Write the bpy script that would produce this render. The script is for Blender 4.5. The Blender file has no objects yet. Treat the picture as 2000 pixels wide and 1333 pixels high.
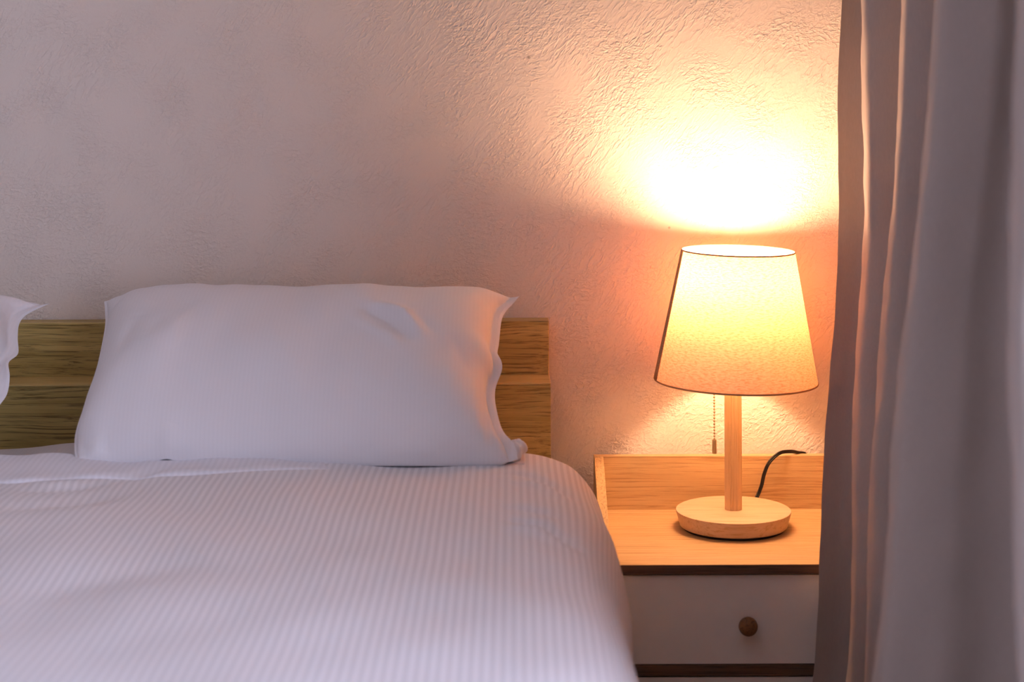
import bpy, bmesh, math, random
import numpy as np
from mathutils import Vector, Matrix

# ------------------------------------------------------------------ camera, light, exposure
SC = bpy.context.scene
COL = SC.collection
FPX, CX, HZ, ROLL = 3500.0, 1000.0, 130.0, 0.0040     # focal length in px, principal point, roll
CAMZ = 1.213
cam_d = bpy.data.cameras.new('camera')
cam_d.sensor_width = 36.0
cam_d.lens = FPX / 2000.0 * 36.0
cam_d.shift_y = -(666.5 - HZ) / 2000.0
cam_d.clip_start = 0.05
cam_d.dof.use_dof = True
cam_d.dof.focus_distance = 2.76
cam_d.dof.aperture_fstop = 3.6
cam = bpy.data.objects.new('camera', cam_d)
cam.location = (0, 0, CAMZ)
cam.rotation_euler = (math.pi / 2, ROLL, 0)
COL.objects.link(cam)
SC.camera = cam

SC.view_settings.view_transform = 'Standard'
SC.view_settings.look = 'None'
SC.view_settings.gamma = 1.0
SC.view_settings.use_curve_mapping = False
SC.view_settings.exposure = 0.0

world = bpy.data.worlds.new('dusk_sky')
SC.world = world
world.use_nodes = True
bg = world.node_tree.nodes['Background']
bg.inputs[0].default_value = (0.70, 0.735, 1.0, 1)
bg.inputs[1].default_value = 9.6

WALL_Y, WALL_R, WALL_L, WALL_F, CEIL = 2.915, 0.80, -2.7, -2.6, 2.42
WIN = (-0.05, 1.20, 0.65, 2.20)                       # window opening in the right wall: y0 y1 z0 z1
pl = bpy.data.lights.new('window_portal', 'AREA')    # sky portal in the window opening
pl.shape = 'RECTANGLE'
pl.size, pl.size_y = WIN[3] - WIN[2], WIN[1] - WIN[0]
pl.cycles.is_portal = True
po = bpy.data.objects.new('window_portal', pl)
po.location = (WALL_R + 0.16, (WIN[0] + WIN[1]) / 2, (WIN[2] + WIN[3]) / 2)
po.rotation_euler = (0, math.pi / 2, 0)
COL.objects.link(po)

BULB_COL, BULB_W = (1.0, 0.585, 0.34), 305.0            # lamp bulb, used in the lamp's builder
SC.cycles.max_bounces = 5
SC.cycles.diffuse_bounces = 4
SC.cycles.glossy_bounces = 2
rng = np.random.default_rng(7)
random.seed(7)


def P(u, v, Y):
    """photo pixel at depth Y -> world point"""
    du, dv = u - CX, v - HZ
    u0, v0 = du - ROLL * dv, dv + ROLL * du
    return Vector((u0 * Y / FPX, Y, CAMZ - v0 * Y / FPX))


# ------------------------------------------------------------------ materials
def mat(name):
    m = bpy.data.materials.new(name)
    m.use_nodes = True
    nt = m.node_tree
    return m, nt, nt.nodes['Principled BSDF']


def N(nt, t, **kw):
    n = nt.nodes.new(t)
    for k, v in kw.items():
        if k.startswith('i_'):
            key = k[2:]
            n.inputs[int(key) if key.isdigit() else key.replace('_', ' ')].default_value = v
        else:
            setattr(n, k, v)
    return n


def L(nt, a, b):
    nt.links.new(a, b)


def ramp(nt, fac, stops):
    r = N(nt, 'ShaderNodeValToRGB')
    e = r.color_ramp.elements
    while len(e) < len(stops):
        e.new(0.5)
    for k, (p, c) in enumerate(stops):
        e[k].position = p
        e[k].color = (*c, 1) if len(c) == 3 else c
    L(nt, fac, r.inputs[0])
    return r


def mapping(nt, scale, rot=(0, 0, 0), loc=(0, 0, 0), src='Object'):
    tc = N(nt, 'ShaderNodeTexCoord')
    mp = N(nt, 'ShaderNodeMapping')
    mp.inputs['Scale'].default_value = scale
    mp.inputs['Rotation'].default_value = rot
    mp.inputs['Location'].default_value = loc
    L(nt, tc.outputs[src], mp.inputs[0])
    return mp.outputs[0]


def math_n(nt, op, a, b=None, c=None):
    n = N(nt, 'ShaderNodeMath', operation=op)
    for k, x in enumerate((a, b, c)):
        if x is None:
            continue
        if isinstance(x, (int, float)):
            n.inputs[k].default_value = x
        else:
            L(nt, x, n.inputs[k])
    return n.outputs[0]


def bump(nt, bs, height, strength, dist):
    b = N(nt, 'ShaderNodeBump')
    b.inputs['Strength'].default_value = strength
    b.inputs['Distance'].default_value = dist
    L(nt, height, b.inputs['Height'])
    L(nt, b.outputs[0], bs.inputs['Normal'])
    return b


def plain(name, col, rough=0.6, spec=0.3, metal=0.0, var=0.04):
    m, nt, bs = mat(name)
    n = N(nt, 'ShaderNodeTexNoise', i_Scale=35.0, i_Detail=3.0)
    L(nt, mapping(nt, (1, 1, 1)), n.inputs['Vector'])
    r = ramp(nt, n.outputs[0], [(0.3, tuple(c * (1 - var) for c in col)), (0.7, tuple(min(1, c * (1 + var)) for c in col))])
    L(nt, r.outputs[0], bs.inputs['Base Color'])
    bs.inputs['Roughness'].default_value = rough
    bs.inputs['Specular IOR Level'].default_value = spec
    bs.inputs['Metallic'].default_value = metal
    return m


def wood(name, light, dark, pore, axis=0, fine=1.0, rough=0.45, bumpd=0.0006, contrast=1.0, warp=0.5):
    """grain runs along `axis` of the object"""
    m, nt, bs = mat(name)
    def sc(a, b):
        s = [b, b, b]
        s[axis] = a
        return tuple(s)
    w = N(nt, 'ShaderNodeTexNoise', i_Scale=1.0, i_Detail=2.0)
    L(nt, mapping(nt, sc(3, 9)), w.inputs['Vector'])
    base = mapping(nt, (1, 1, 1))
    off = N(nt, 'ShaderNodeVectorMath', operation='MULTIPLY_ADD')
    L(nt, w.outputs['Color'], off.inputs[0])
    off.inputs[1].default_value = tuple(0.03 * warp * (0.2 if k == axis else 1) for k in range(3))
    L(nt, base, off.inputs[2])
    def tex(a, b, det, rg=0.6):
        mp = N(nt, 'ShaderNodeMapping')
        mp.inputs['Scale'].default_value = sc(a, b)
        L(nt, off.outputs[0], mp.inputs[0])
        t = N(nt, 'ShaderNodeTexNoise', i_Scale=1.0, i_Detail=det, i_Roughness=rg)
        L(nt, mp.outputs[0], t.inputs['Vector'])
        return t.outputs[0]
    broad = tex(1.8, 62 * fine, 4)
    r = ramp(nt, broad, [(0.5 - 0.17 / contrast, dark), (0.5 + 0.17 / contrast, light)])
    pores = tex(6.5 * fine, 400 * fine, 3, 0.7)
    pr = ramp(nt, pores, [(0.36, (1, 1, 1)), (0.50, (0, 0, 0))])
    mix = N(nt, 'ShaderNodeMix', data_type='RGBA')
    L(nt, math_n(nt, 'MULTIPLY', pr.outputs[0], 0.88), mix.inputs[0])
    L(nt, r.outputs[0], mix.inputs[6])
    mix.inputs[7].default_value = (*pore, 1)
    L(nt, mix.outputs[2], bs.inputs['Base Color'])
    bs.inputs['Roughness'].default_value = rough
    bs.inputs['Specular IOR Level'].default_value = 0.3
    h = math_n(nt, 'ADD', math_n(nt, 'MULTIPLY', pr.outputs[0], -1.0), math_n(nt, 'MULTIPLY', broad, 0.5))
    bump(nt, bs, h, 0.6, bumpd)
    return m


def wall_material():
    m, nt, bs = mat('plaster_wallpaper')
    tc = mapping(nt, (1, 1, 1))
    # trowel strokes: short ridges slanting up to the right, in patches
    def strokes(ang, sx, sy, seed, lo, hi):
        mp = N(nt, 'ShaderNodeMapping')
        mp.inputs['Rotation'].default_value = (0, ang, 0)
        mp.inputs['Location'].default_value = (seed, 0, seed * 0.7)
        L(nt, tc, mp.inputs[0])
        mp2 = N(nt, 'ShaderNodeMapping')
        mp2.inputs['Scale'].default_value = (sx, sx, sy)
        L(nt, mp.outputs[0], mp2.inputs[0])
        wv = N(nt, 'ShaderNodeTexNoise', i_Scale=2.2, i_Detail=2.0)
        L(nt, mp2.outputs[0], wv.inputs['Vector'])
        ad = N(nt, 'ShaderNodeVectorMath', operation='MULTIPLY_ADD')
        L(nt, wv.outputs['Color'], ad.inputs[0])
        ad.inputs[1].default_value = (0.6, 0.6, 0.6)
        L(nt, mp2.outputs[0], ad.inputs[2])
        t = N(nt, 'ShaderNodeTexNoise', i_Scale=1.0, i_Detail=2.5, i_Roughness=0.6)
        L(nt, ad.outputs[0], t.inputs['Vector'])
        msk = N(nt, 'ShaderNodeTexNoise', i_Scale=11.0, i_Detail=2.0)
        L(nt, mp.outputs[0], msk.inputs['Vector'])
        mr = ramp(nt, msk.outputs[0], [(lo, (0, 0, 0)), (hi, (1, 1, 1))])
        dd = math_n(nt, 'MULTIPLY', math_n(nt, 'SUBTRACT', t.outputs[0], 0.5), 1.0 / 0.055)
        ln = math_n(nt, 'DIVIDE', 1.0, math_n(nt, 'MULTIPLY_ADD', dd, dd, 1.0))
        return math_n(nt, 'MULTIPLY', ln, mr.outputs[0])
    a = strokes(0.9, 34, 105, 0.0, 0.30, 0.62)
    b = strokes(0.1, 60, 110, 3.1, 0.42, 0.62)
    f = N(nt, 'ShaderNodeTexNoise', i_Scale=330.0, i_Detail=1.0)
    L(nt, tc, f.inputs['Vector'])
    h = math_n(nt, 'ADD', math_n(nt, 'ADD', a, b), math_n(nt, 'MULTIPLY', f.outputs[0], 0.25))
    bump(nt, bs, h, 1.0, WALL_BUMP)
    col = N(nt, 'ShaderNodeRGB')
    col.outputs[0].default_value = (*WALL_COL, 1)
    # two small specks on the paper
    cur = col.outputs[0]
    for (u, v, rad) in ((1033, 112, 0.0032), (1307, 445, 0.0026)):
        q = P(u, v, WALL_Y)
        dn = N(nt, 'ShaderNodeVectorMath', operation='DISTANCE')
        L(nt, tc, dn.inputs[0])
        dn.inputs[1].default_value = q
        r = ramp(nt, math_n(nt, 'DIVIDE', dn.outputs['Value'], rad), [(0.45, (0.5, 0.5, 0.5)), (1.0, (0, 0, 0))])
        mx = N(nt, 'ShaderNodeMix', data_type='RGBA')
        L(nt, r.outputs[0], mx.inputs[0])
        L(nt, cur, mx.inputs[6])
        mx.inputs[7].default_value = (0.12, 0.08, 0.05, 1)
        cur = mx.outputs[2]
    L(nt, cur, bs.inputs['Base Color'])
    bs.inputs['Roughness'].default_value = 0.75
    bs.inputs['Specular IOR Level'].default_value = 0.2
    return m


def fabric(name, col, stripe=0.0, period=0.0095, uvaxis=0, stripe_dark=0.86, rough=0.75, weave=900, wb=0.00012, sheen=0.1):
    """cotton; satin stripes run across uv axis `uvaxis` (uv in metres)"""
    m, nt, bs = mat(name)
    tc = N(nt, 'ShaderNodeTexCoord')
    sp = N(nt, 'ShaderNodeSeparateXYZ')
    L(nt, tc.outputs['UV'], sp.inputs[0])
    s = math_n(nt, 'MULTIPLY', sp.outputs[uvaxis], 2 * math.pi / period)
    s = math_n(nt, 'SINE', s)
    st = ramp(nt, math_n(nt, 'MULTIPLY_ADD', s, 0.5, 0.5), [(0.32, (0, 0, 0)), (0.68, (1, 1, 1))]).outputs[0]
    dark = tuple(c * (1 - (1 - stripe_dark) * stripe) for c in col)
    mx = N(nt, 'ShaderNodeMix', data_type='RGBA')
    L(nt, st, mx.inputs[0])
    mx.inputs[6].default_value = (*col, 1)
    mx.inputs[7].default_value = (*dark, 1)
    L(nt, mx.outputs[2], bs.inputs['Base Color'])
    bs.inputs['Roughness'].default_value = rough
    bs.inputs['Specular IOR Level'].default_value = 0.2
    bs.inputs['Sheen Weight'].default_value = sheen
    n = N(nt, 'ShaderNodeTexNoise', i_Scale=float(weave), i_Detail=1.0)
    L(nt, tc.outputs['UV'], n.inputs['Vector'])
    n2 = N(nt, 'ShaderNodeTexNoise', i_Scale=38.0, i_Detail=3.0)
    L(nt, tc.outputs['UV'], n2.inputs['Vector'])
    h = math_n(nt, 'ADD', math_n(nt, 'MULTIPLY', st, 1.2 * stripe), math_n(nt, 'MULTIPLY', n.outputs[0], 0.5))
    h = math_n(nt, 'ADD', h, math_n(nt, 'MULTIPLY', n2.outputs[0], 4.0))
    bump(nt, bs, h, 0.7, wb)
    return m


def curtain_material():
    m, nt, bs = mat('taupe_curtain_fabric')
    n = N(nt, 'ShaderNodeTexNoise', i_Scale=420.0, i_Detail=2.0)
    L(nt, mapping(nt, (1, 1, 0.25)), n.inputs['Vector'])
    r = ramp(nt, n.outputs[0], [(0.3, tuple(c * 0.94 for c in CURTAIN_COL)), (0.7, CURTAIN_COL)])
    L(nt, r.outputs[0], bs.inputs['Base Color'])
    bs.inputs['Roughness'].default_value = 0.8
    bs.inputs['Specular IOR Level'].default_value = 0.2
    bs.inputs['Sheen Weight'].default_value = 0.15
    bump(nt, bs, n.outputs[0], 0.4, 0.0002)
    tr = N(nt, 'ShaderNodeBsdfTranslucent')
    L(nt, r.outputs[0], tr.inputs[0])
    mx = N(nt, 'ShaderNodeMixShader')
    mx.inputs[0].default_value = 0.012
    L(nt, bs.outputs[0], mx.inputs[1])
    L(nt, tr.outputs[0], mx.inputs[2])
    L(nt, mx.outputs[0], nt.nodes['Material Output'].inputs['Surface'])
    return m


def shade_material(name, SHADE_COL, SHADE_T, through):
    m, nt, bs = mat(name)
    def streak(sx, sz, rot, lo, hi):
        tc = N(nt, 'ShaderNodeTexCoord')
        mp = N(nt, 'ShaderNodeMapping')
        mp.inputs['Rotation'].default_value = (0, 0, rot)
        mp.inputs['Scale'].default_value = (sx, sz, 1)
        L(nt, tc.outputs['UV'], mp.inputs[0])
        t = N(nt, 'ShaderNodeTexNoise', i_Scale=1.0, i_Detail=3.0, i_Roughness=0.65)
        L(nt, mp.outputs[0], t.inputs['Vector'])
        return ramp(nt, t.outputs[0], [(lo, (0, 0, 0)), (hi, (1, 1, 1))]).outputs[0]
    a = streak(130, 560, -0.35, 0.34, 0.56)
    b = streak(240, 420, 0.3, 0.30, 0.58)
    f = math_n(nt, 'MULTIPLY', a, math_n(nt, 'MULTIPLY_ADD', b, 0.45, 0.55))
    mx = N(nt, 'ShaderNodeMix', data_type='RGBA')
    L(nt, f, mx.inputs[0])
    mx.inputs[6].default_value = (SHADE_COL[0] * 0.80, SHADE_COL[1] * 0.62, SHADE_COL[2] * 0.48, 1)
    mx.inputs[7].default_value = (*SHADE_COL, 1)
    L(nt, mx.outputs[2], bs.inputs['Base Color'])
    bs.inputs['Roughness'].default_value = 0.9
    bs.inputs['Specular IOR Level'].default_value = 0.1
    tr = N(nt, 'ShaderNodeBsdfTranslucent')
    m2 = N(nt, 'ShaderNodeMix', data_type='RGBA')
    L(nt, f, m2.inputs[0])
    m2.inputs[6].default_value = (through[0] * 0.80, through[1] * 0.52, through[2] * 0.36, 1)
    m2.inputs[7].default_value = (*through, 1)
    L(nt, m2.outputs[2], tr.inputs[0])
    ms = N(nt, 'ShaderNodeMixShader')
    ms.inputs[0].default_value = SHADE_T
    L(nt, bs.outputs[0], ms.inputs[1])
    L(nt, tr.outputs[0], ms.inputs[2])
    L(nt, ms.outputs[0], nt.nodes['Material Output'].inputs['Surface'])
    return m


WALL_COL, WALL_BUMP = (0.86, 0.765, 0.665), 0.0008
CURTAIN_COL = (0.49, 0.415, 0.365)
SHADE_COL, SHADE_T = (0.84, 0.74, 0.60), 0.27

M = {}
M['wall'] = wall_material()
M['paint'] = plain('white_paint', (0.78, 0.74, 0.71), 0.7)
M['floor'] = wood('floor_wood', (0.36, 0.25, 0.16), (0.27, 0.17, 0.10), (0.16, 0.10, 0.06), axis=1)
M['oak'] = wood('headboard_oak', (0.70, 0.53, 0.19), (0.49, 0.35, 0.105), (0.20, 0.13, 0.038), axis=0, fine=1.0, contrast=1.15, bumpd=0.0009, warp=1.1, rough=0.38)
M['oak_ledge'] = wood('ledge_oak', (0.72, 0.55, 0.22), (0.62, 0.45, 0.16), (0.42, 0.28, 0.09), axis=0, fine=1.0, contrast=0.8, bumpd=0.0003, rough=0.4)
M['light_oak'] = wood('nightstand_oak', (0.62, 0.42, 0.205), (0.53, 0.335, 0.15), (0.36, 0.21, 0.085), axis=0, fine=1.3, contrast=0.8, bumpd=0.0003)
M['light_oak_y'] = wood('nightstand_oak_side', (0.62, 0.42, 0.205), (0.53, 0.335, 0.15), (0.36, 0.21, 0.085), axis=1, fine=1.3, contrast=0.8, bumpd=0.0003)
M['edge'] = wood('dark_walnut_edge', (0.17, 0.095, 0.055), (0.10, 0.055, 0.03), (0.05, 0.03, 0.02), axis=0, fine=1.2)
M['beech'] = wood('rubberwood', (0.74, 0.55, 0.36), (0.64, 0.43, 0.25), (0.56, 0.36, 0.19), axis=0, fine=0.55, contrast=0.7, bumpd=0.0001, warp=1.6)
M['beech_z'] = wood('rubberwood_pole', (0.78, 0.54, 0.30), (0.70, 0.45, 0.22), (0.60, 0.36, 0.17), axis=2, fine=0.8, contrast=0.8, bumpd=0.0001)
M['knob'] = wood('knob_wood', (0.24, 0.125, 0.05), (0.18, 0.09, 0.035), (0.1, 0.05, 0.02), axis=1, rough=0.3)
M['white_front'] = plain('white_laminate', (0.83, 0.77, 0.69), 0.45, 0.35, var=0.015)
M['black'] = plain('black_rubber', (0.012, 0.010, 0.010), 0.5, 0.3)
M['cord'] = plain('black_cord', (0.010, 0.007, 0.006), 0.45, 0.3)
M['brass'] = plain('aged_brass', (0.46, 0.33, 0.17), 0.42, 0.5, metal=0.6)
M['metal'] = plain('white_socket', (0.75, 0.72, 0.68), 0.4, 0.4)
M['pillow'] = fabric('pillowcase_cotton', (0.86, 0.83, 0.835), stripe=0.10, period=0.006)
M['duvet'] = fabric('duvet_satin_stripe', (0.86, 0.83, 0.835), stripe=1.0, period=0.0098, stripe_dark=0.85)
M['sheet'] = fabric('fitted_sheet', (0.86, 0.83, 0.835), stripe=0.12, period=0.008)
M['curtain'] = curtain_material()
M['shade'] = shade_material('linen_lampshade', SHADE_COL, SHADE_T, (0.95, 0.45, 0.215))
M['trim'] = shade_material('shade_trim_tape', (0.62, 0.40, 0.22), 0.10, (0.45, 0.14, 0.05))
mg, nt, bs = mat('window_glass')
bs.inputs['Base Color'].default_value = (1, 1, 1, 1)
tb = N(nt, 'ShaderNodeBsdfTransparent')
L(nt, tb.outputs[0], nt.nodes['Material Output'].inputs['Surface'])
M['glass'] = mg
me_, nt, bs = mat('bulb_glow')
nz = N(nt, 'ShaderNodeLayerWeight', i_Blend=0.3)
em = N(nt, 'ShaderNodeEmission')
em.inputs[0].default_value = (*BULB_COL, 1)
em.inputs[1].default_value = BULB_W
L(nt, em.outputs[0], nt.nodes['Material Output'].inputs['Surface'])
M['bulb'] = me_


# ------------------------------------------------------------------ object helpers
def tag(o, label=None, cat=None, group=None, kind=None):
    for k, v in (('label', label), ('category', cat), ('group', group), ('kind', kind)):
        if v:
            o[k] = v
    return o


def empty(name, loc):
    o = bpy.data.objects.new(name, None)
    o.location = loc
    o.empty_display_size = 0.05
    COL.objects.link(o)
    return o


def wloc(o):
    v = Vector((0, 0, 0))
    while o is not None:
        v += o.location
        o = o.parent
    return v


def link(name, me, m, parent=None, smooth=False):
    """mesh data in world metres; the object carries no offset of its own"""
    o = bpy.data.objects.new(name, me)
    me.materials.append(m)
    if smooth:
        for p in me.polygons:
            p.use_smooth = True
    COL.objects.link(o)
    if parent is not None:
        o.parent = parent
        o.location = -wloc(parent)
    return o


def from_bm(name, bm, m, parent=None, smooth=False):
    me = bpy.data.meshes.new(name)
    bm.to_mesh(me)
    bm.free()
    return link(name, me, m, parent, smooth)


def box_bm(bm, x0, x1, y0, y1, z0, z1, bev=0.0):
    r = bmesh.ops.create_cube(bm, size=1.0)
    vs = r['verts']
    for v in vs:
        v.co = Vector(((x0 + x1) / 2 + v.co.x * (x1 - x0), (y0 + y1) / 2 + v.co.y * (y1 - y0), (z0 + z1) / 2 + v.co.z * (z1 - z0)))
    if bev:
        es = list({e for v in vs for e in v.link_edges})
        bmesh.ops.bevel(bm, geom=es, offset=bev, segments=2, profile=0.5, affect='EDGES')


def box(name, x0, x1, y0, y1, z0, z1, m, parent=None, bev=0.0012):
    bm = bmesh.new()
    box_bm(bm, x0, x1, y0, y1, z0, z1, bev)
    return from_bm(name, bm, m, parent)


def lathe(name, prof, c, m, parent=None, n=96, axis='z', smooth=True, ends=True, uv=False):
    """prof: list of (r, h); revolve about the axis through c"""
    vs, fs = [], []
    for (r, h) in prof:
        for k in range(n):
            a = 2 * math.pi * k / n
            if axis == 'z':
                vs.append((c[0] + r * math.cos(a), c[1] + r * math.sin(a), c[2] + h))
            else:   # towards the viewer (-y)
                vs.append((c[0] + r * math.cos(a), c[1] - h, c[2] + r * math.sin(a)))
    for i in range(len(prof) - 1):
        for k in range(n):
            a, b = i * n + k, i * n + (k + 1) % n
            f = (a, b, b + n, a + n)
            fs.append(f)
    if ends:
        fs.append(tuple(range(n))[::-1])
        fs.append(tuple(range((len(prof) - 1) * n, len(prof) * n)))
    me = bpy.data.meshes.new(name)
    me.from_pydata(vs, [], fs)
    o = link(name, me, m, parent)
    bm = bmesh.new()
    bm.from_mesh(me)
    bmesh.ops.recalc_face_normals(bm, faces=bm.faces)
    if smooth:
        for f in bm.faces:
            f.smooth = len(f.verts) == 4
        for e in bm.edges:
            if len(e.link_faces) == 2 and e.calc_face_angle(0) > 0.6:
                e.smooth = False
    bm.to_mesh(me)
    bm.free()
    return o


def tube(name, pts, r, m, parent=None, n=10, offs=((0, 0, 0),)):
    """smooth tube(s) along a polyline of points (Catmull-Rom)"""
    pts = [Vector(p) for p in pts]
    q = [pts[0] * 2 - pts[1]] + pts + [pts[-1] * 2 - pts[-2]]
    path = []
    for i in range(1, len(q) - 2):
        for k in range(12):
            t = k / 12
            p0, p1, p2, p3 = q[i - 1], q[i], q[i + 1], q[i + 2]
            path.append(0.5 * ((2 * p1) + (p2 - p0) * t + (2 * p0 - 5 * p1 + 4 * p2 - p3) * t * t + (3 * p1 - p0 - 3 * p2 + p3) * t ** 3))
    path.append(pts[-1])
    bm = bmesh.new()
    for off in offs:
        rings = []
        for i, p in enumerate(path):
            d = (path[min(i + 1, len(path) - 1)] - path[max(i - 1, 0)]).normalized()
            a = d.cross(Vector((0, 1, 0.02))).normalized()
            b = d.cross(a)
            c = p + a * off[0] + b * off[1]
            rings.append([bm.verts.new(c + a * (r * math.cos(2 * math.pi * k / n)) + b * (r * math.sin(2 * math.pi * k / n))) for k in range(n)])
        for i in range(len(rings) - 1):
            for k in range(n):
                bm.faces.new((rings[i][k], rings[i][(k + 1) % n], rings[i + 1][(k + 1) % n], rings[i + 1][k]))
        bm.faces.new(rings[0][::-1])
        bm.faces.new(rings[-1])
    bmesh.ops.recalc_face_normals(bm, faces=bm.faces)
    return from_bm(name, bm, m, parent, smooth=True)


def grid_mesh(name, Pts, UV=None, wrap=False):
    """Pts: (ni, nj, 3) array"""
    ni, nj = Pts.shape[:2]
    idx = np.arange(ni * nj).reshape(ni, nj)
    f = np.stack([idx[:-1, :-1], idx[1:, :-1], idx[1:, 1:], idx[:-1, 1:]], -1).reshape(-1, 4)
    me = bpy.data.meshes.new(name)
    me.from_pydata(Pts.reshape(-1, 3).tolist(), [], f.tolist())
    if UV is not None:
        uvl = me.uv_layers.new(name='UVMap')
        uv = UV.reshape(-1, 2)[f.reshape(-1)]
        uvl.data.foreach_set('uv', uv.astype(np.float32).reshape(-1))
    return me


def wob(x, y, seed, wl, n=6):
    """smooth random field, unit-ish amplitude, wavelength about wl"""
    r = np.random.default_rng(seed)
    out = np.zeros_like(x)
    for k in range(n):
        a = r.uniform(0, 2 * math.pi)
        f = 2 * math.pi / (wl * r.uniform(0.7, 1.5))
        out = out + np.sin(f * (x * math.cos(a) + y * math.sin(a)) + r.uniform(0, 6.3))
    return out / math.sqrt(n)


def sst(a, b, x):
    t = np.clip((x - a) / (b - a), 0, 1)
    return t * t * (3 - 2 * t)


def ridge(x, y, pts, w, amp):
    """crease or ridge along a polyline in the (x, y) plane, fading at its ends"""
    pts = np.array(pts, float)
    seg = np.linalg.norm(np.diff(pts, axis=0), axis=1)
    tot, acc = seg.sum(), 0.0
    best = np.full_like(x, 1e9)
    tt = np.zeros_like(x)
    for i in range(len(pts) - 1):
        d = pts[i + 1] - pts[i]
        t = np.clip(((x - pts[i, 0]) * d[0] + (y - pts[i, 1]) * d[1]) / (d @ d), 0, 1)
        dist = np.hypot(x - pts[i, 0] - t * d[0], y - pts[i, 1] - t * d[1])
        s = dist < best
        best = np.where(s, dist, best)
        tt = np.where(s, (acc + t * seg[i]) / tot, tt)
        acc += seg[i]
    return amp * np.exp(-(best / w) ** 2) * np.sin(np.clip(tt, 0.02, 0.98) * math.pi) ** 0.7


# ------------------------------------------------------------------ the room
def struct(name, x0, x1, y0, y1, z0, z1, m):
    return tag(box(name, x0, x1, y0, y1, z0, z1, m, bev=0), kind='structure')


struct('floor', WALL_L - .15, WALL_R + .15, WALL_F - .15, WALL_Y + .15, -0.1, 0.0, M['floor'])
struct('ceiling', WALL_L - .15, WALL_R + .15, WALL_F - .15, WALL_Y + .15, CEIL, CEIL + .1, M['paint'])
struct('wall_back', WALL_L - .15, WALL_R + .15, WALL_Y, WALL_Y + .15, 0, CEIL, M['wall'])
struct('wall_left', WALL_L - .15, WALL_L, WALL_F - .15, WALL_Y, 0, CEIL, M['paint'])
struct('wall_front', WALL_L, WALL_R + .15, WALL_F - .15, WALL_F, 0, CEIL, M['paint'])
bm = bmesh.new()
X0, X1 = WALL_R, WALL_R + .15
box_bm(bm, X0, X1, WALL_F, WIN[0], 0, CEIL)
box_bm(bm, X0, X1, WIN[1], WALL_Y, 0, CEIL)
box_bm(bm, X0, X1, WIN[0], WIN[1], 0, WIN[2])
box_bm(bm, X0, X1, WIN[0], WIN[1], WIN[3], CEIL)
tag(from_bm('wall_right', bm, M['paint']), kind='structure')
w1 = tag(empty('window_1', (WALL_R + .08, (WIN[0] + WIN[1]) / 2, WIN[2])), kind='structure')
bm = bmesh.new()
fx0, fx1, fw = WALL_R + .06, WALL_R + .10, 0.05
for (a, b, c, d) in ((WIN[0], WIN[1], WIN[2], WIN[2] + fw), (WIN[0], WIN[1], WIN[3] - fw, WIN[3]), (WIN[0], WIN[0] + fw, WIN[2] + fw, WIN[3] - fw), (WIN[1] - fw, WIN[1], WIN[2] + fw, WIN[3] - fw)):
    box_bm(bm, fx0, fx1, a, b, c, d)
from_bm('window_frame', bm, M['paint'], w1)
box('window_pane', WALL_R + .078, WALL_R + .082, WIN[0] + fw, WIN[1] - fw, WIN[2] + fw, WIN[3] - fw, M['glass'], w1, bev=0)

# ------------------------------------------------------------------ bed
BL, BR = -1.50, 0.0585                     # headboard left and right ends
bed = tag(empty('bed', (-0.70, 1.85, 0)), 'oak wood bed with stepped headboard and ledge standing against plaster wall', 'bed')
HB_Z, LEDGE_Z = 0.8045, 0.7185
hu = box('headboard_upper_panel', BL, 0.0575, 2.872, WALL_Y - .002, LEDGE_Z - 0.02, HB_Z, M['oak'], bed, bev=0.0015)
hl = box('headboard_lower_panel', BL, BR, 2.800, 2.8715, 0.10, LEDGE_Z - 0.0042, M['oak'], bed, bev=0.0006)
box('headboard_ledge', BL, BR, 2.7992, 2.8715, LEDGE_Z - 0.004, LEDGE_Z, M['oak_ledge'], bed, bev=0.0016)
for sx, x0, x1 in ((1, 0.020, 0.050), (-1, BL + .01, BL + .04)):
    box('side_rail', x0, x1, 0.72, 2.799, 0.16, 0.34, M['oak'], bed)
box('foot_rail', BL + .01, 0.050, 0.69, 0.7195, 0.16, 0.34, M['oak'], bed)
box('slat_base', BL + .041, 0.0195, 0.7205, 2.799, 0.27, 0.30, M['light_oak'], bed)
for x in (BL + .045, -0.05):
    for y in (0.75, 2.70):
        box('leg', x, x + .06, y, y + .06, 0.0, 0.2695, M['oak'], bed)

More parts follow.
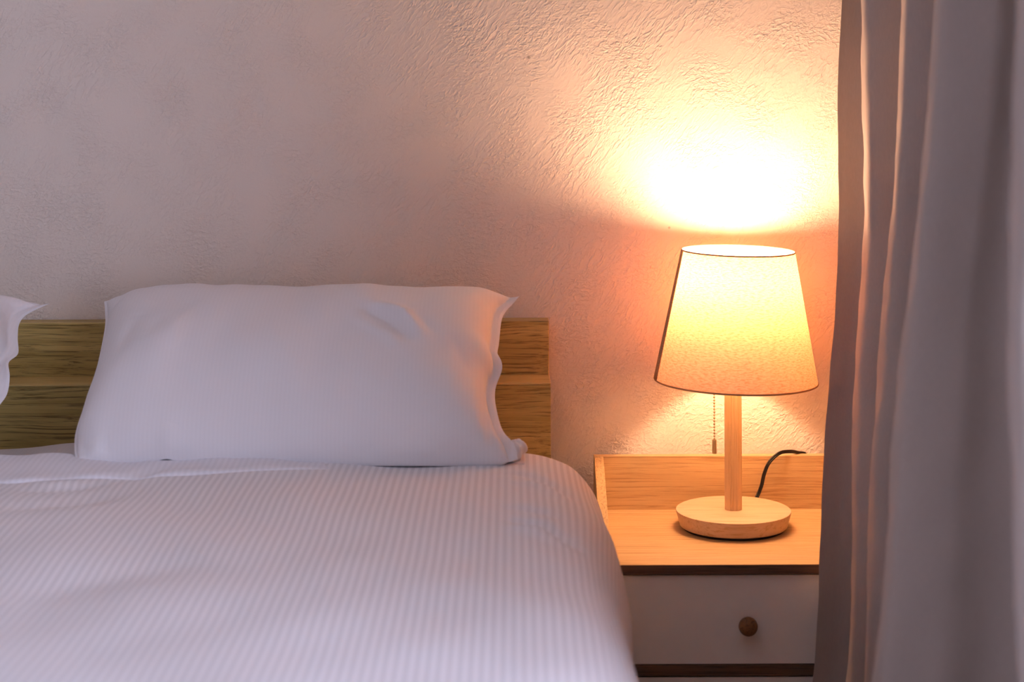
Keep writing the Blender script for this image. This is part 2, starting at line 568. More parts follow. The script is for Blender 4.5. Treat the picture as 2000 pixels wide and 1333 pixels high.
# mattress in its fitted sheet
def mattress():
    x0, x1, y0, y1, z0, z1, r = BL + .02, 0.045, 0.735, 2.795, 0.302, 0.612, 0.05
    nx, ny = 160, 130
    ex, ey = np.linspace(0, 1, nx), np.linspace(0, 1, ny)
    # a rounded slab: superellipsoid-like skirt wrapped round the edge
    prof = [(0.0, z0), (0.0, z0 + .12), (0.0, z1 - r)] + [(r * (1 - math.cos(a)), z1 - r + r * math.sin(a)) for a in np.linspace(0.15, math.pi / 2, 8)]
    def axis_samples(a, b, n):
        ins = np.array([p[0] for p in prof]); zz = np.array([p[1] for p in prof])
        lo = np.stack([a + ins, zz], 1)
        mid = np.stack([np.linspace(a + r, b - r, n)[1:-1], np.full(n - 2, z1)], 1)
        hi = np.stack([b - ins, zz], 1)[::-1]
        return np.vstack([lo, mid, hi])
    A, B = axis_samples(x0, x1, nx), axis_samples(y0, y1, ny)
    X = np.repeat(A[:, :1], len(B), 1)
    Y = np.repeat(B[:, 0][None], len(A), 0)
    Z = np.minimum(A[:, 1][:, None], B[:, 1][None])
    # loose sheet gathered between the pillows
    bulge = sst(-0.30, -0.60, X) * sst(2.45, 2.62, Y) * (Z > z1 - 0.02)
    Z = Z + bulge * (0.016 + 0.008 * np.exp(-((X + 0.62) / 0.12) ** 2) + 0.004 * wob(X, Y, 3, 0.16))
    Pm = np.stack([X, Y, Z], -1)
    me = grid_mesh('mattress', Pm, np.stack([X, Y], -1))
    o = link('mattress', me, M['sheet'], None, True)
    bm = bmesh.new(); bm.from_mesh(me)
    be = [e for e in bm.edges if e.is_boundary]
    bmesh.ops.holes_fill(bm, edges=be, sides=0)
    bmesh.ops.recalc_face_normals(bm, faces=bm.faces)
    bm.to_mesh(me); bm.free()
    return tag(o, 'mattress in white fitted sheet showing between pillows and headboard', 'mattress')
mattress()

# duvet: cross-section profile (x, drop below the camera) swept along the bed
TOP = 0.546
prof = [(-1.72, 0.93), (-1.71, 0.80), (-1.68, 0.66), (-1.64, 0.60), (-1.57, 0.555), (-1.48, TOP), (-1.0, TOP - .002), (-0.5, TOP - .003), (-0.22, TOP - .001), (-0.10, 0.5460), (-0.02, 0.5485),
        (0.030, 0.5520), (0.058, 0.5585), (0.084, 0.5695), (0.104, 0.590), (0.1175, 0.613), (0.124, 0.640), (0.127, 0.68), (0.128, 0.75), (0.128, 0.83), (0.128, 0.92)]


def catmull(pts, per):
    pts = [np.array(p, float) for p in pts]
    q = [2 * pts[0] - pts[1]] + pts + [2 * pts[-1] - pts[-2]]
    out = []
    for i in range(1, len(q) - 2):
        n = per if isinstance(per, int) else per(q[i], q[i + 1])
        for k in range(n):
            t = k / n
            p0, p1, p2, p3 = q[i - 1:i + 3]
            out.append(0.5 * (2 * p1 + (p2 - p0) * t + (2 * p0 - 5 * p1 + 4 * p2 - p3) * t * t + (3 * p1 - p0 - 3 * p2 + p3) * t ** 3))
    out.append(pts[-1])
    return np.array(out)


def on_top(u, v):
    Y = TOP * FPX / (v - HZ + ROLL * (u - CX))
    return ((u - CX - ROLL * (v - HZ)) * Y / FPX, Y)


def duvet_z(X, Y):
    """height offsets of the loose cover"""
    z = 0.0035 * wob(X, Y, 11, 0.42) + 0.0013 * wob(X, Y * 0.8, 12, 0.17)
    for pts, w, a in DUVET_CREASES:
        z = z + ridge(X, Y, [on_top(*p) for p in pts], w * 0.8, a * 1.7)
    return z


DUVET_CREASES = [
    ([(960, 925), (1020, 921), (1070, 935), (1115, 952)], 0.012, -0.0035),
    ([(1000, 935), (1060, 945), (1110, 965)], 0.012, 0.003),
    ([(960, 990), (1010, 986), (1060, 993), (1100, 1003)], 0.012, -0.0035),
    ([(975, 1010), (1050, 1013), (1100, 1030), (1140, 1045)], 0.012, -0.0045),
    ([(990, 1022), (1050, 1028), (1100, 1045)], 0.014, 0.0035),
    ([(20, 970), (120, 955), (260, 935), (340, 915)], 0.020, -0.004),
    ([(40, 950), (180, 945), (330, 930)], 0.020, 0.003),
    ([(0, 1010), (150, 985), (250, 960)], 0.030, -0.004),
    ([(0, 1180), (200, 1130), (420, 1090)], 0.06, -0.005),
]


def duvet():
    def per(a, b):
        return max(3, int(np.linalg.norm(b - a) / 0.0075))
    C = catmull(prof, per)
    arc = np.concatenate([[0], np.cumsum(np.linalg.norm(np.diff(C, axis=0), axis=1))])
    # along the bed: foot -> head, then rolled under at the head end
    yl = np.concatenate([np.linspace(0.62, 1.5, 60), np.linspace(1.5, 2.0, 70)[1:], np.linspace(2.0, 1.0, 2)[:0], np.linspace(2.0, 1.0, 1)[:0]])
    s = np.concatenate([yl, np.linspace(2.0, 2.51, 110)[1:]])
    roll_n = 14
    rad = 0.024
    X = np.repeat(C[:, 0][:, None], len(s) + roll_n, 1)
    D = np.repeat(C[:, 1][:, None], len(s) + roll_n, 1)
    # end line of the duvet at the head: further back on the right
    xe = C[:, 0]
    yend = 2.505 + 0.055 * sst(-0.25, 0.0, xe) - 0.010 * sst(0.06, 0.12, xe)
    Y = np.zeros_like(X)
    shrink = np.zeros_like(X)
    frac = (s - s[0]) / (s[-1] - s[0])
    for i in range(len(C)):
        scale = (yend[i] - rad - 2.0) / (2.51 - 2.0)
        yy = np.where(s > 2.0, 2.0 + (s - 2.0) * scale, s)
        Y[i, :len(s)] = yy
        a = np.linspace(0, math.pi * 0.75, roll_n + 1)[1:]
        Y[i, len(s):] = yend[i] - rad + rad * np.sin(a)
        shrink[i, len(s):] = rad * (1 - np.cos(a))
    # normals of the profile to shrink along
    T = np.gradient(C, axis=0)
    nx, nd = T[:, 1], -T[:, 0]
    ln = np.hypot(nx, nd)
    nx, nd = nx / ln, nd / ln            # outward: up on top, out on the sides
    dz = duvet_z(X, Y)
    # fuller flank towards the foot, gathered a little beside the nightstand
    side = sst(0.06, 0.12, X) * sst(0.60, 0.70, D)
    hang = side * (0.012 * sst(2.42, 2.2, Y) + 0.0045 * sst(2.45, 2.3, Y) * np.sin(Y * 17 + 0.6) * sst(0.62, 0.8, D))
    bul = 0.006 * np.exp(-((Y - 2.33) / 0.10) ** 2) * sst(0.07, 0.115, X)
    off = dz - shrink
    Xw = X + nx[:, None] * off + hang + bul
    Dw = D + nd[:, None] * off
    Z = CAMZ - Dw
    UV = np.stack([np.repeat(arc[:, None], X.shape[1], 1), Y], -1)
    me = grid_mesh('duvet', np.stack([Xw, Y, Z], -1), UV)
    o = link('duvet', me, M['duvet'], None, True)
    tag(o, 'white satin-striped duvet spread over the bed below the pillows', 'duvet')
    sd = o.modifiers.new('thickness', 'SOLIDIFY')
    sd.thickness = 0.006
    sd.offset = -1 if me.polygons[len(me.polygons) // 2].normal.z > 0 else 1
    # turned-back top band of the duvet
    xs = np.linspace(-1.46, 0.015, 260)
    fr = np.interp(xs, [-1.46, -0.75, -0.66, -0.58, -0.48, -0.35, -0.2, 0.015], [2.36, 2.355, 2.345, 2.372, 2.392, 2.405, 2.42, 2.47])
    bk = np.interp(xs, [-1.46, -0.25, 0.0, 0.015], [2.515, 2.515, 2.535, 2.54])
    n = 44
    t = np.linspace(0, 1, n)
    Xb = np.repeat(xs[:, None], n, 1)
    Yb = fr[:, None] + (bk - fr)[:, None] * t[None]
    hgt = 0.0012 + 0.0075 * (1 - (1 - np.clip(t / 0.14, 0, 1)) ** 2) ** 0.5
    hgt = np.repeat(hgt[None], len(xs), 0) * (0.08 + 0.92 * sst(-0.18, -0.42, Xb)) - 0.004 * sst(-0.30, -0.12, Xb)
    e = np.clip((t - 0.80) / 0.20, 0, 1)
    drop = 0.036 * (1 - np.sqrt(np.clip(1 - e ** 2, 0, 1)))
    Zb = CAMZ - TOP + duvet_z(Xb, Yb) + hgt - drop[None] + 0.0012 * wob(Xb, Yb, 21, 0.09)
    Zb = Zb - 0.004 * (t[None] < 0.001)
    me = grid_mesh('fold_band', np.stack([Xb, Yb, Zb], -1), np.stack([Xb, Yb], -1))
    fb = link('fold_band', me, M['band'], o, True)
    s2 = fb.modifiers.new('thickness', 'SOLIDIFY')
    s2.thickness = 0.003
    s2.offset = -1 if me.polygons[0].normal.z > 0 else 1
    return o
M['band'] = fabric('duvet_turnback', (0.85, 0.83, 0.86), stripe=0.45, period=0.0085)
DUVET = duvet()


# ------------------------------------------------------------------ pillows
def pillow(name, origin, d, right_edge, left_edge, top_edge, bot_edge, H, flap, wr, label, crease=None, ns=260, nt_=150, xdir=(1, 0, 0)):
    """soft cushion: x across, l up the slope d; edges are polylines in metres of (l -> x) and (x-frac -> l)"""
    d = np.array(d, float); d /= np.linalg.norm(d)
    xd = np.array(xdir, float); xd /= np.linalg.norm(xd)
    n = np.cross(xd, d); n /= np.linalg.norm(n)
    S = 0.5 - 0.5 * np.cos(np.linspace(0, math.pi, ns)) * (0.55 + 0.45 * np.abs(np.cos(np.linspace(0, math.pi, ns))))
    S = (S - S[0]) / (S[-1] - S[0])
    T = 0.5 - 0.5 * np.cos(np.linspace(0, math.pi, nt_))
    s, t = np.meshgrid(S, T, indexing='ij')
    def curve(pts, q):
        C = catmull(pts, 24)
        return np.interp(q, C[:, 0], C[:, 1])
    xr, xl = curve(right_edge, t), curve(left_edge, t)
    lt, lb = curve(top_edge, s), curve(bot_edge, s)
    x = xl + (xr - xl) * s
    l = lb + (lt - lb) * t
    w = xr - xl
    # distance in from the seam, as thickness profile
    ds0, ds1 = s * w, (1 - s) * w
    dt0, dt1 = t * (lt - lb), (1 - t) * (lt - lb)
    def edge(q, fl, rr):
        z = np.clip((q - fl) / rr, 0, 1)
        return np.sqrt(np.clip(1 - (1 - z) ** 2, 0, 1))
    f = edge(ds0, 0.004, 0.13) ** 0.9 * edge(ds1, flap, 0.11) ** 0.9 * edge(dt0, 0.0, 0.17) ** 1.05 * edge(dt1, 0.004, 0.20) ** 1.05
    seam = np.minimum(np.minimum(ds0, ds1), np.minimum(dt0, dt1))
    skin = 0.0016 * np.clip(seam / 0.004, 0, 1)
    W = np.zeros_like(x)
    for pts, ww, a in wr:
        W = W + ridge(x, l, pts, ww, a * 1.25)
    soft = np.clip(f * 2.2, 0, 1)
    W = W + soft * (0.0030 * wob(x, l, 31, 0.20) + 0.0010 * wob(x * 1.0, l * 0.45, 32, 0.055))
    # puckers radiating from the seams
    puck = (1 - soft) * np.clip(f * 6, 0, 1)
    W = W + puck * 0.0022 * (wob(x, x * 0, 33, 0.045) * (np.minimum(dt0, dt1) < 0.05) + wob(l, l * 0, 34, 0.04) * (np.minimum(ds0, ds1) < 0.05))
    hf = H[0] * f + skin + W
    hb = -H[1] * f - skin
    # the loose flap waves out of plane
    fl = np.clip((flap - ds1) / max(flap, 1e-4), 0, 1)
    wave = fl * (0.006 * np.sin(l * 38 + 0.4) + 0.003 * np.sin(l * 71))
    if crease is not None:
        wave = wave + crease(x, l, s, t)
    Of = np.array(origin)[None, None]
    def at(h):
        return Of + x[..., None] * xd + l[..., None] * d + (h + wave)[..., None] * n
    A, B = at(hf), at(hb)
    for Q in (A, B):                       # it rests on duvet and mattress and leans on the headboard
        y = Q[..., 1]
        floor_z = np.where(y < 2.50, 0.6645, 0.6645 + (0.622 - 0.6645) * np.clip((y - 2.50) / 0.05, 0, 1))
        Q[..., 2] = np.maximum(Q[..., 2], floor_z)
        lim = np.where(Q[..., 2] < 0.725, 2.794, np.where(Q[..., 2] < 0.81, 2.866, 2.905))
        Q[..., 1] = np.minimum(y, lim)
    UV = np.stack([x, l], -1)
    me = bpy.data.meshes.new(name)
    ni, nj = s.shape
    idx = np.arange(ni * nj).reshape(ni, nj)
    idb = idx + ni * nj
    F1 = np.stack([idx[:-1, :-1], idx[1:, :-1], idx[1:, 1:], idx[:-1, 1:]], -1).reshape(-1, 4)
    F2 = np.stack([idb[:-1, :-1], idb[:-1, 1:], idb[1:, 1:], idb[1:, :-1]], -1).reshape(-1, 4)
    V = np.vstack([A.reshape(-1, 3), B.reshape(-1, 3)])
    F = np.vstack([F1, F2])
    me.from_pydata(V.tolist(), [], F.tolist())
    uvl = me.uv_layers.new(name='UVMap')
    uvl.data.foreach_set('uv', np.vstack([UV.reshape(-1, 2)] * 2)[F.reshape(-1)].astype(np.float32).reshape(-1))
    bm = bmesh.new(); bm.from_mesh(me)
    bmesh.ops.remove_doubles(bm, verts=[v for v in bm.verts if v.is_boundary], dist=0.0002)
    bmesh.ops.recalc_face_normals(bm, faces=bm.faces)
    bm.to_mesh(me); bm.free()
    o = link(name, me, M['pillow'], None, True)
    return tag(o, label, 'pillow', 'pillows at the headboard')


PO = np.array((0.0, 2.465, 0.672))
PD = np.array((0.0, 0.32, 0.188))
PDn = PD / np.linalg.norm(PD)
PN = np.cross((1, 0, 0), PDn)


def onp(u, v, h=0.078):
    """photo pixel -> (x, l) on the pillow's face"""
    c = np.array((0, 0, CAMZ))
    du, dv = u - CX, v - HZ
    r = np.array(((du - ROLL * dv) / FPX, 1.0, -(dv + ROLL * du) / FPX))
    o = PO + PN * h
    k = ((o - c) @ PN) / (r @ PN)
    p = c + r * k
    return (p[0], (p - o) @ PDn)


R_EDGE = [(0.0, 0.006), (0.06, 0.001), (0.14, -0.012), (0.30, -0.024), (0.42, -0.026), (0.52, -0.016), (0.62, -0.023), (0.72, -0.021), (0.86, -0.017), (0.92, -0.010), (0.96, 0.000), (1.0, 0.010)]
L_EDGE = [(0.0, -0.602), (0.08, -0.610), (0.20, -0.615), (0.5, -0.612), (0.8, -0.618), (0.93, -0.626), (1.0, -0.632)]
T_EDGE = [(0.0, 0.355), (0.04, 0.366), (0.12, 0.372), (0.5, 0.372), (0.88, 0.372), (0.96, 0.370), (1.0, 0.362)]
B_EDGE = [(0.0, 0.000), (0.05, -0.001), (0.3, -0.002), (0.5, -0.004), (0.9, -0.010), (0.97, -0.009), (1.0, -0.004)]
WR = [
    ([onp(700, 598), onp(760, 625), onp(810, 672)], 0.010, -0.007),
    ([onp(720, 590), onp(790, 618), onp(830, 660)], 0.012, 0.008),
    ([onp(690, 620), onp(740, 650), onp(790, 685)], 0.010, 0.004),
    ([onp(800, 610), onp(825, 630), onp(845, 655)], 0.012, -0.003),
    ([onp(880, 640), onp(900, 680), onp(918, 700)], 0.010, -0.0016),
    ([onp(270, 600), onp(240, 650), onp(230, 690)], 0.014, -0.003),
    ([onp(365, 600), onp(345, 650), onp(335, 690)], 0.014, 0.004),
    ([onp(320, 610), onp(290, 660)], 0.014, -0.003),
    ([onp(330, 800, .07), onp(315, 840, .06), onp(310, 880, .04)], 0.012, 0.004),
    ([onp(175, 830, .05), onp(185, 860, .04), onp(200, 885, .02)], 0.012, 0.003),
    ([onp(680, 850, .05), onp(705, 875, .035), onp(735, 895, .01)], 0.012, -0.010),
    ([onp(850, 890, .02), onp(890, 898, .01), onp(925, 902, .01)], 0.010, -0.010),
    ([onp(900, 880, .03), onp(930, 890, .02), onp(960, 900, .01)], 0.012, -0.005),
    ([onp(943, 700, .05), onp(944, 760, .05), onp(950, 820, .04), onp(962, 870, .03)], 0.008, -0.006),
]


def ear_curl(x, l, s, t):
    """corners of the case: top right ear folds back, bottom right corner crumples upward"""
    a = np.exp(-(((1 - s) / 0.05) ** 2 + (t / 0.10) ** 2)) * 0.004
    b = np.exp(-(((1 - s) / 0.05) ** 2 + ((1 - t) / 0.10) ** 2)) * (-0.006)
    return a + b


PIL = pillow('pillow', PO, PD, R_EDGE, L_EDGE, T_EDGE, B_EDGE, (0.082, 0.085), 0.013, WR,
       'white cotton pillow leaning on the headboard in the middle of the photo', ear_curl)

def case_corner(parent):
    c = P(999, 884, 2.497)
    nu, nv = 56, 32
    G = np.zeros((nu, nv, 3))
    for i in range(nu):
        a = 2 * math.pi * i / (nu - 1)
        for j in range(nv):
            b = math.pi * (j / (nv - 1) - 0.5)
            r = 1 + 0.13 * math.sin(3 * a + 2.2 * math.sin(b * 2)) * math.cos(b) + 0.07 * math.sin(7 * a + 4 * b)
            x, z, y = 0.0185 * r * math.cos(b) * math.cos(a), 0.0165 * r * math.sin(b), 0.026 * r * math.cos(b) * math.sin(a)
            G[i, j] = (c.x + x + 0.30 * z, c.y + y, c.z + z + 0.35 * x - 5.0 * max(0, x) ** 2 * 4)
    me = grid_mesh('case_corner', G, np.stack([G[..., 0], G[..., 2]], -1))
    return link('case_corner', me, M['pillow'], parent, True)
case_corner(PIL)

R2 = [(0.0, 0.030), (0.2, 0.030), (0.33, 0.026), (0.42, 0.031), (0.5, 0.029), (0.58, 0.021), (0.68, 0.024), (0.78, 0.015), (0.88, 0.009), (0.94, 0.016), (1.0, 0.046)]
PD2 = np.array((0.0, 0.32, 0.176))
pillow('pillow', (-0.765, 2.465, 0.672), PD2, R2, [(a, b - 0.01) for a, b in L_EDGE], T_EDGE, B_EDGE, (0.080, 0.085), 0.016,
       [([(-0.09, 0.10), (-0.06, 0.2), (-0.03, 0.3)], 0.012, -0.006), ([(-0.12, 0.16), (-0.07, 0.25)], 0.012, 0.006), ([(-0.05, 0.05), (-0.06, 0.16)], 0.012, 0.006)],
       'white cotton pillow cut off by the left edge of the photo', ear_curl)

# ------------------------------------------------------------------ nightstand
NX0, NX1, NYF, NYB = 0.1290, 0.5470, 2.560, 2.880
SZ = 0.4995
ns_ = tag(empty('nightstand', ((NX0 + NX1) / 2, 2.72, 0)), 'oak nightstand with raised tray rim and white drawers beside the bed', 'nightstand')
box('tray_floor', NX0, NX1, NYF + 0.0012, NYB, SZ - 0.0135, SZ, M['light_oak'], ns_, bev=0.0004)
box('front_edge', NX0, NX1, NYF, NYF + 0.0012, SZ - 0.0135, SZ - 0.0004, M['edge'], ns_, bev=0.0)
box('back_board', NX0, NX1, NYB, NYB + 0.015, 0.0, 0.5855, M['light_oak'], ns_, bev=0.0008)


def cheek(x0, x1):
    pr = [(NYB, 0.5855), (2.872, 0.5850), (2.862, 0.581), (2.85, 0.5765), (2.82, 0.563), (2.78, 0.5445), (2.70, 0.507), (2.684, SZ), (NYB, SZ)]
    bm = bmesh.new()
    a = [bm.verts.new((x0, y, z)) for y, z in pr]
    b = [bm.verts.new((x1, y, z)) for y, z in pr]
    bm.faces.new(a); bm.faces.new(b[::-1])
    for i in range(len(pr)):
        j = (i + 1) % len(pr)
        bm.faces.new((a[i], b[i], b[j], a[j]))
    bmesh.ops.recalc_face_normals(bm, faces=bm.faces)
    bmesh.ops.bevel(bm, geom=[e for e in bm.edges if abs(e.verts[0].co.x - e.verts[1].co.x) < 1e-6], offset=0.0006, segments=1, affect='EDGES')
    return from_bm('side_rim', bm, M['light_oak_y'], ns_)
cheek(NX0, NX0 + 0.015)
cheek(NX1 - 0.015, NX1)
for x in (NX0, NX1 - 0.015):
    box('side_panel', x, x + 0.015, NYF + 0.004, NYB - 0.0002, 0.0, SZ - 0.0137, M['light_oak_y'], ns_)
RZ1, RZ0 = 0.3545, 0.3395
box('rail', NX0 + 0.0152, NX1 - 0.0152, NYF + 0.003, NYB - 0.01, RZ0, RZ1, M['edge'], ns_, bev=0.0004)
box('bottom_panel', NX0 + 0.0152, NX1 - 0.0152, NYF + 0.006, NYB - 0.01, 0.06, 0.075, M['edge'], ns_)
for k, (z0, z1) in enumerate(((RZ1 + 0.001, SZ - 0.0165), (0.2, RZ0 - 0.0025), (0.0765, 0.1975))):
    dr = box('drawer', NX0 + 0.0158, NX1 - 0.0158, NYF + 0.006, NYF + 0.022, z0, z1, M['white_front'], ns_, bev=0.0008)
    kz = 0.4165 if k == 0 else (z0 + z1) / 2
    kp = P(1459, 1219, NYF)
    kx = kp.x
    if k == 0:
        kz = kp.z
    lathe('knob', [(0.0068, -0.0002), (0.0064, 0.006), (0.0072, 0.010), (0.0118, 0.013), (0.0135, 0.017), (0.0136, 0.021), (0.0125, 0.0245), (0.0095, 0.0268), (0.004, 0.0276)], (kx, NYF + 0.006, kz), M['knob'], dr, n=48, axis='y')

# ------------------------------------------------------------------ table lamp
LY = 2.765
lb = P(1432, 1031, LY)
LX = P(1432, 900, LY).x
LZ = SZ
lamp = tag(empty('table_lamp', (LX, LY, LZ)), 'lit wooden table lamp with tapered linen shade standing on nightstand', 'lamp')
lathe('base_pad', [(0.0775, 0.0), (0.0775, 0.0042)], (LX, LY, LZ), M['black'], lamp, n=96)
lathe('base', [(0.0815, 0.0043), (0.0826, 0.0052), (0.0885, 0.0268), (0.0882, 0.0280), (0.0870, 0.0286), (0.03, 0.0287)], (LX, LY, LZ), M['beech'], lamp, n=128)
# faceted pole
bm = bmesh.new()
r8 = 0.0129 / math.cos(math.pi / 8)
pz0, pz1 = LZ + 0.0288, 0.765
lo = [bm.verts.new((LX + r8 * math.cos(math.pi / 8 + k * math.pi / 4), LY + r8 * math.sin(math.pi / 8 + k * math.pi / 4), pz0)) for k in range(8)]
hi = [bm.verts.new((v.co.x, v.co.y, pz1)) for v in lo]
bm.faces.new(lo[::-1]); bm.faces.new(hi)
for k in range(8):
    bm.faces.new((lo[k], lo[(k + 1) % 8], hi[(k + 1) % 8], hi[k]))
bmesh.ops.bevel(bm, geom=[e for e in bm.edges if abs(e.verts[0].co.z - e.verts[1].co.z) > 0.01], offset=0.0016, segments=2, affect='EDGES')
from_bm('pole', bm, M['beech_z'], lamp)
lathe('socket', [(0.0125, 0.0), (0.0165, 0.004), (0.0165, 0.038), (0.0150, 0.046), (0.0138, 0.050)], (LX, LY, pz1), M['metal'], lamp, n=40)
BZ = pz1 + 0.050
lathe('added_bulb_collar', [(0.0125, 0.0), (0.0135, 0.010), (0.020, 0.024), (0.0275, 0.036)], (LX, LY, BZ + 0.0005), M['metal'], lamp, n=40)  # unseen opaque collar, added to cut the bulb's downward light
bulb = lathe('bulb', [(0.0275, 0.0362), (0.0335, 0.047), (0.0355, 0.060), (0.0345, 0.074), (0.030, 0.086), (0.0215, 0.096), (0.011, 0.1015), (0.003, 0.103)], (LX, LY, BZ + 0.0005), M['bulb'], lamp, n=40)

# tapered shade, tipped a little to the right
TIP = math.radians(1.3)
shc = Vector((LX + 0.0045, LY, 0.727))
SH_H, RB, RT = 0.2000, 0.1255, 0.0868


def shp(r, a, h):
    x, y, z = r * math.cos(a), r * math.sin(a), h
    return (shc.x + x * math.cos(TIP) + z * math.sin(TIP), shc.y + y, shc.z - x * math.sin(TIP) + z * math.cos(TIP))


def shade_grid(a0, a1, na, h0, h1, nh, extra=0.0):
    A = np.linspace(a0, a1, na); Hh = np.linspace(h0, h1, nh)
    G = np.zeros((na, nh, 3)); U = np.zeros((na, nh, 2))
    for i, a in enumerate(A):
        for j, h in enumerate(Hh):
            r = RB + (RT - RB) * h / SH_H + extra
            G[i, j] = shp(r, a, h)
            U[i, j] = ((a) * 0.106, h)
    return G, U


G, U = shade_grid(0, 2 * math.pi, 161, 0.0, SH_H, 24)
me = grid_mesh('shade', G, U)
shade = link('shade', me, M['shade'], lamp, True)
shade['label'] = 'glowing mottled linen lampshade'


def ring(name, h, rad, tr, flat=1.6):
    bm = bmesh.new()
    n, k = 160, 8
    rr = []
    for i in range(n):
        a = 2 * math.pi * i / n
        rr.append([bm.verts.new(shp(rad + tr * math.cos(2 * math.pi * q / k), a, h + flat * tr * math.sin(2 * math.pi * q / k))) for q in range(k)])
    for i in range(n):
        for q in range(k):
            bm.faces.new((rr[i][q], rr[(i + 1) % n][q], rr[(i + 1) % n][(q + 1) % k], rr[i][(q + 1) % k]))
    bmesh.ops.recalc_face_normals(bm, faces=bm.faces)
    return from_bm(name, bm, M['trim'], shade, True)
ring('top_rim', SH_H, RT, 0.0008)
ring('bottom_rim', 0.0, RB, 0.0009)
sa = math.radians(177)
G, U = shade_grid(sa - 0.22, sa + 0.22, 16, 0.0, SH_H, 12, 0.0006)
me = grid_mesh('seam', G, U)
sm = link('seam', me, M['trim'], shade, True)
md = sm.modifiers.new('thickness', 'SOLIDIFY')
md.thickness = 0.0008
md.offset = 0
# wire spider that carries the shade
bm = bmesh.new()
for k in range(3):
    a = math.radians(30 + 120 * k)
    p, q = Vector((LX + 0.016 * math.cos(a), LY + 0.016 * math.sin(a), pz1 + 0.03)), Vector(shp(RT + 0.02, a, SH_H - 0.105))
    q = Vector(shp(RB + (RT - RB) * 0.25 - 0.0008, a, SH_H * 0.25))
    dd = (q - p); ln = dd.length
    mtx = Matrix.Translation((p + q) / 2) @ dd.to_track_quat('Z', 'Y').to_matrix().to_4x4()
    bmesh.ops.create_cone(bm, cap_ends=True, segments=8, radius1=0.0011, radius2=0.0011, depth=ln, matrix=mtx)
from_bm('shade_carrier', bm, M['metal'], lamp)

# pull chain and fob
cp = P(1395, 800, LY)
fz1, fz0 = P(1395, 859, LY).z, P(1395, 886.5, LY).z
bm = bmesh.new()
z = fz1 + 0.0008
while z < 0.79:
    bmesh.ops.create_icosphere(bm, subdivisions=2, radius=0.00165, matrix=Matrix.Translation((cp.x, LY, z)))
    z += 0.0046
bmesh.ops.create_cone(bm, cap_ends=True, segments=6, radius1=0.00035, radius2=0.00035, depth=0.79 - fz1, matrix=Matrix.Translation((cp.x, LY, (0.79 + fz1) / 2)))
mtx = Matrix.Translation(((cp.x + LX - 0.0165) / 2, LY, 0.7905)) @ Matrix.Rotation(math.pi / 2, 4, 'Y')
bmesh.ops.create_cone(bm, cap_ends=True, segments=8, radius1=0.0022, radius2=0.0022, depth=abs(LX - 0.0163 - cp.x), matrix=mtx)
chain = from_bm('pull_chain', bm, M['brass'], lamp, True)
chain['label'] = 'small brass bead pull chain'
lathe('pull_fob', [(0.0012, 0.0), (0.0034, 0.0002), (0.0034, fz1 - fz0 - 0.0012), (0.0028, fz1 - fz0)], (cp.x, LY, fz0), M['brass'], chain, n=24)

# power cord over the back board
cpts = [P(1462, 1000, 2.838), P(1478, 972, 2.853), P(1487, 950, 2.858), P(1493, 925, 2.860), P(1503, 903, 2.863), P(1522, 886, 2.870), P(1542, 882.5, 2.880), P(1560, 885, 2.893), P(1575, 890.5, 2.903), P(1588, 925, 2.9055), P(1592, 1010, 2.9055), P(1592, 1120, 2.9055)]
cpts[0].z = LZ + 0.006
cpts[0].y = LY + 0.070
co = tube('power_cord', cpts, 0.0016, M['cord'], lamp, n=10, offs=((0.0014, 0.0), (-0.0014, 0.0)))
co['label'] = 'black twin power cord'

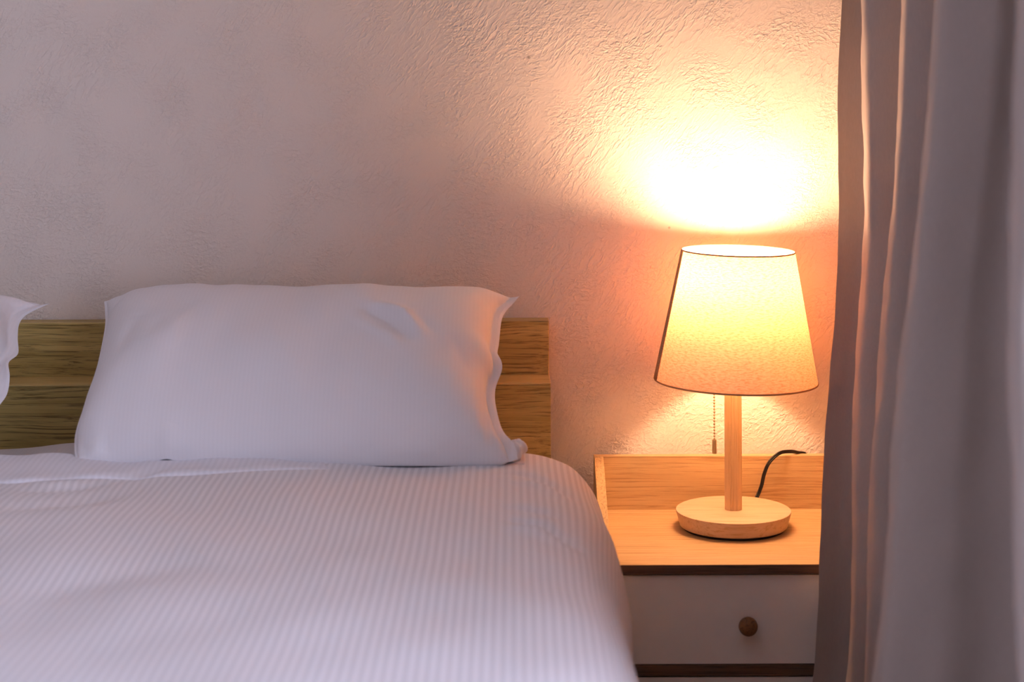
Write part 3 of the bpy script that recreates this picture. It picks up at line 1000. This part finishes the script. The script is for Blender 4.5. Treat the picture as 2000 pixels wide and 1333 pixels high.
# ------------------------------------------------------------------ curtain
def curtain():
    # fold tips as (u at top of frame, u at bottom of frame, depth above and below the nightstand top: it pushes the cloth forward)
    tips = [(1651, 1588, 2.690, 2.530), (1691, 1657, 2.590, 2.430), (1757, 1690, 2.430, 2.290), (1836, 1698, 2.00, 1.90), (1985, 1990, 1.45, 1.42)]
    flank = [0.01, 0.05, 0.06, 0.06, 0.05]              # how far each fold runs towards the viewer before turning back
    mids = [(0.66, 0.5), (0.66, 0.5), (0.66, 0.6), (0.62, 0.45)]     # x of the valleys, where between two tips
    ztop, zbot = 2.36, 0.012
    nz = 110
    zs = np.linspace(zbot, ztop, nz)
    rows = []
    for z in zs:
        ctrl = []
        tx = []
        for (u0, u1, Yt, Yb) in tips:
            k = float(sst(0.50, 1.02, np.array(z)))
            Y = Yb + (Yt - Yb) * k + 0.006 * math.sin(z * 4 + Yb * 5)
            v = HZ + (CAMZ - z) * FPX / Y
            kk = v / 1333.0
            kk = kk * 0.45 if kk < 0 else min(kk, 1.25)
            q = P(u0 + (u1 - u0) * kk, HZ, Y)
            bow = 0.004 * math.sin(z * 5.0 + Yb * 9) + 0.0025 * math.sin(z * 11 + Yb * 4)
            tx.append((q.x + bow - ROLL * (CAMZ - z), Y))
        for i, (x, y) in enumerate(tx):
            r, q = (0.010, 0.012, 0.012, 0.016, 0.014)[i], flank[i]
            w = x / y                                      # stays a little outside the sight line
            if i == 0:                                     # the free hem starts here
                ctrl += [(x, y), (x + 0.012, y + 0.003), (x + 0.035, y + 0.005), (x + 0.065, y - 0.004)]
            else:
                ctrl += [(x + r, y + r), (x, y), (x - w * q * 0.55 + 0.0015, y - q * 0.5), (x - w * q * 0.75 + 0.010, y - q * 0.95), (x + 0.03 + r, y - q - 0.012)]
            if i < len(mids):
                mx, fr = mids[i]
                nx_, ny_ = tx[i + 1]
                my = (y - q) + (ny_ - y + q) * fr + q * 0.5
                ctrl += [(x + (mx - x) * 0.6, y - q - 0.02), (mx, my - q * 0.5), (mx, my - q * 0.5 - 0.02), (nx_ + (mx - nx_) * 0.5, ny_ + 0.018)]
        ctrl += [(tx[-1][0] + 0.14, tx[-1][1] - 0.09), (0.74, 1.25)]
        rows.append(catmull(ctrl, 9))
    Pth = np.array(rows)                                   # nz, ns, 2
    ns = Pth.shape[1]
    Z = np.repeat(zs[:, None], ns, 1)
    sarc = np.concatenate([np.zeros((nz, 1)), np.cumsum(np.linalg.norm(np.diff(Pth, axis=1), axis=2), axis=1)], 1)
    T = np.gradient(Pth, axis=1)
    nn = np.stack([T[..., 1], -T[..., 0]], -1)
    nn /= np.linalg.norm(nn, axis=2, keepdims=True) + 1e-9
    w = 0.0022 * wob(sarc, Z * 0.5, 51, 0.16) + 0.0012 * wob(sarc, Z * 0.9, 52, 0.07)
    # slanting drape creases on the broad near fold
    yy = Pth[..., 1]
    for (a, b, c, d, ww, am) in ((1.70, 1.15, 1.60, 0.86, 0.014, 0.006), (1.69, 0.95, 1.58, 0.70, 0.016, -0.005), (1.66, 1.25, 1.62, 1.0, 0.010, -0.005)):
        w = w + ridge(yy, Z, [(a, b), ((a + c) / 2, (b + d) / 2 - 0.01), (c, d)], ww, am) * (yy < 1.735)
    Pth = Pth + nn * w[..., None]
    G = np.concatenate([Pth, Z[..., None]], -1)
    me = grid_mesh('curtain', G, np.stack([sarc, Z], -1))
    o = link('curtain', me, M['curtain'], None, True)
    return tag(o, 'taupe curtain gathered in deep folds beside the nightstand', 'curtain')
curtain()
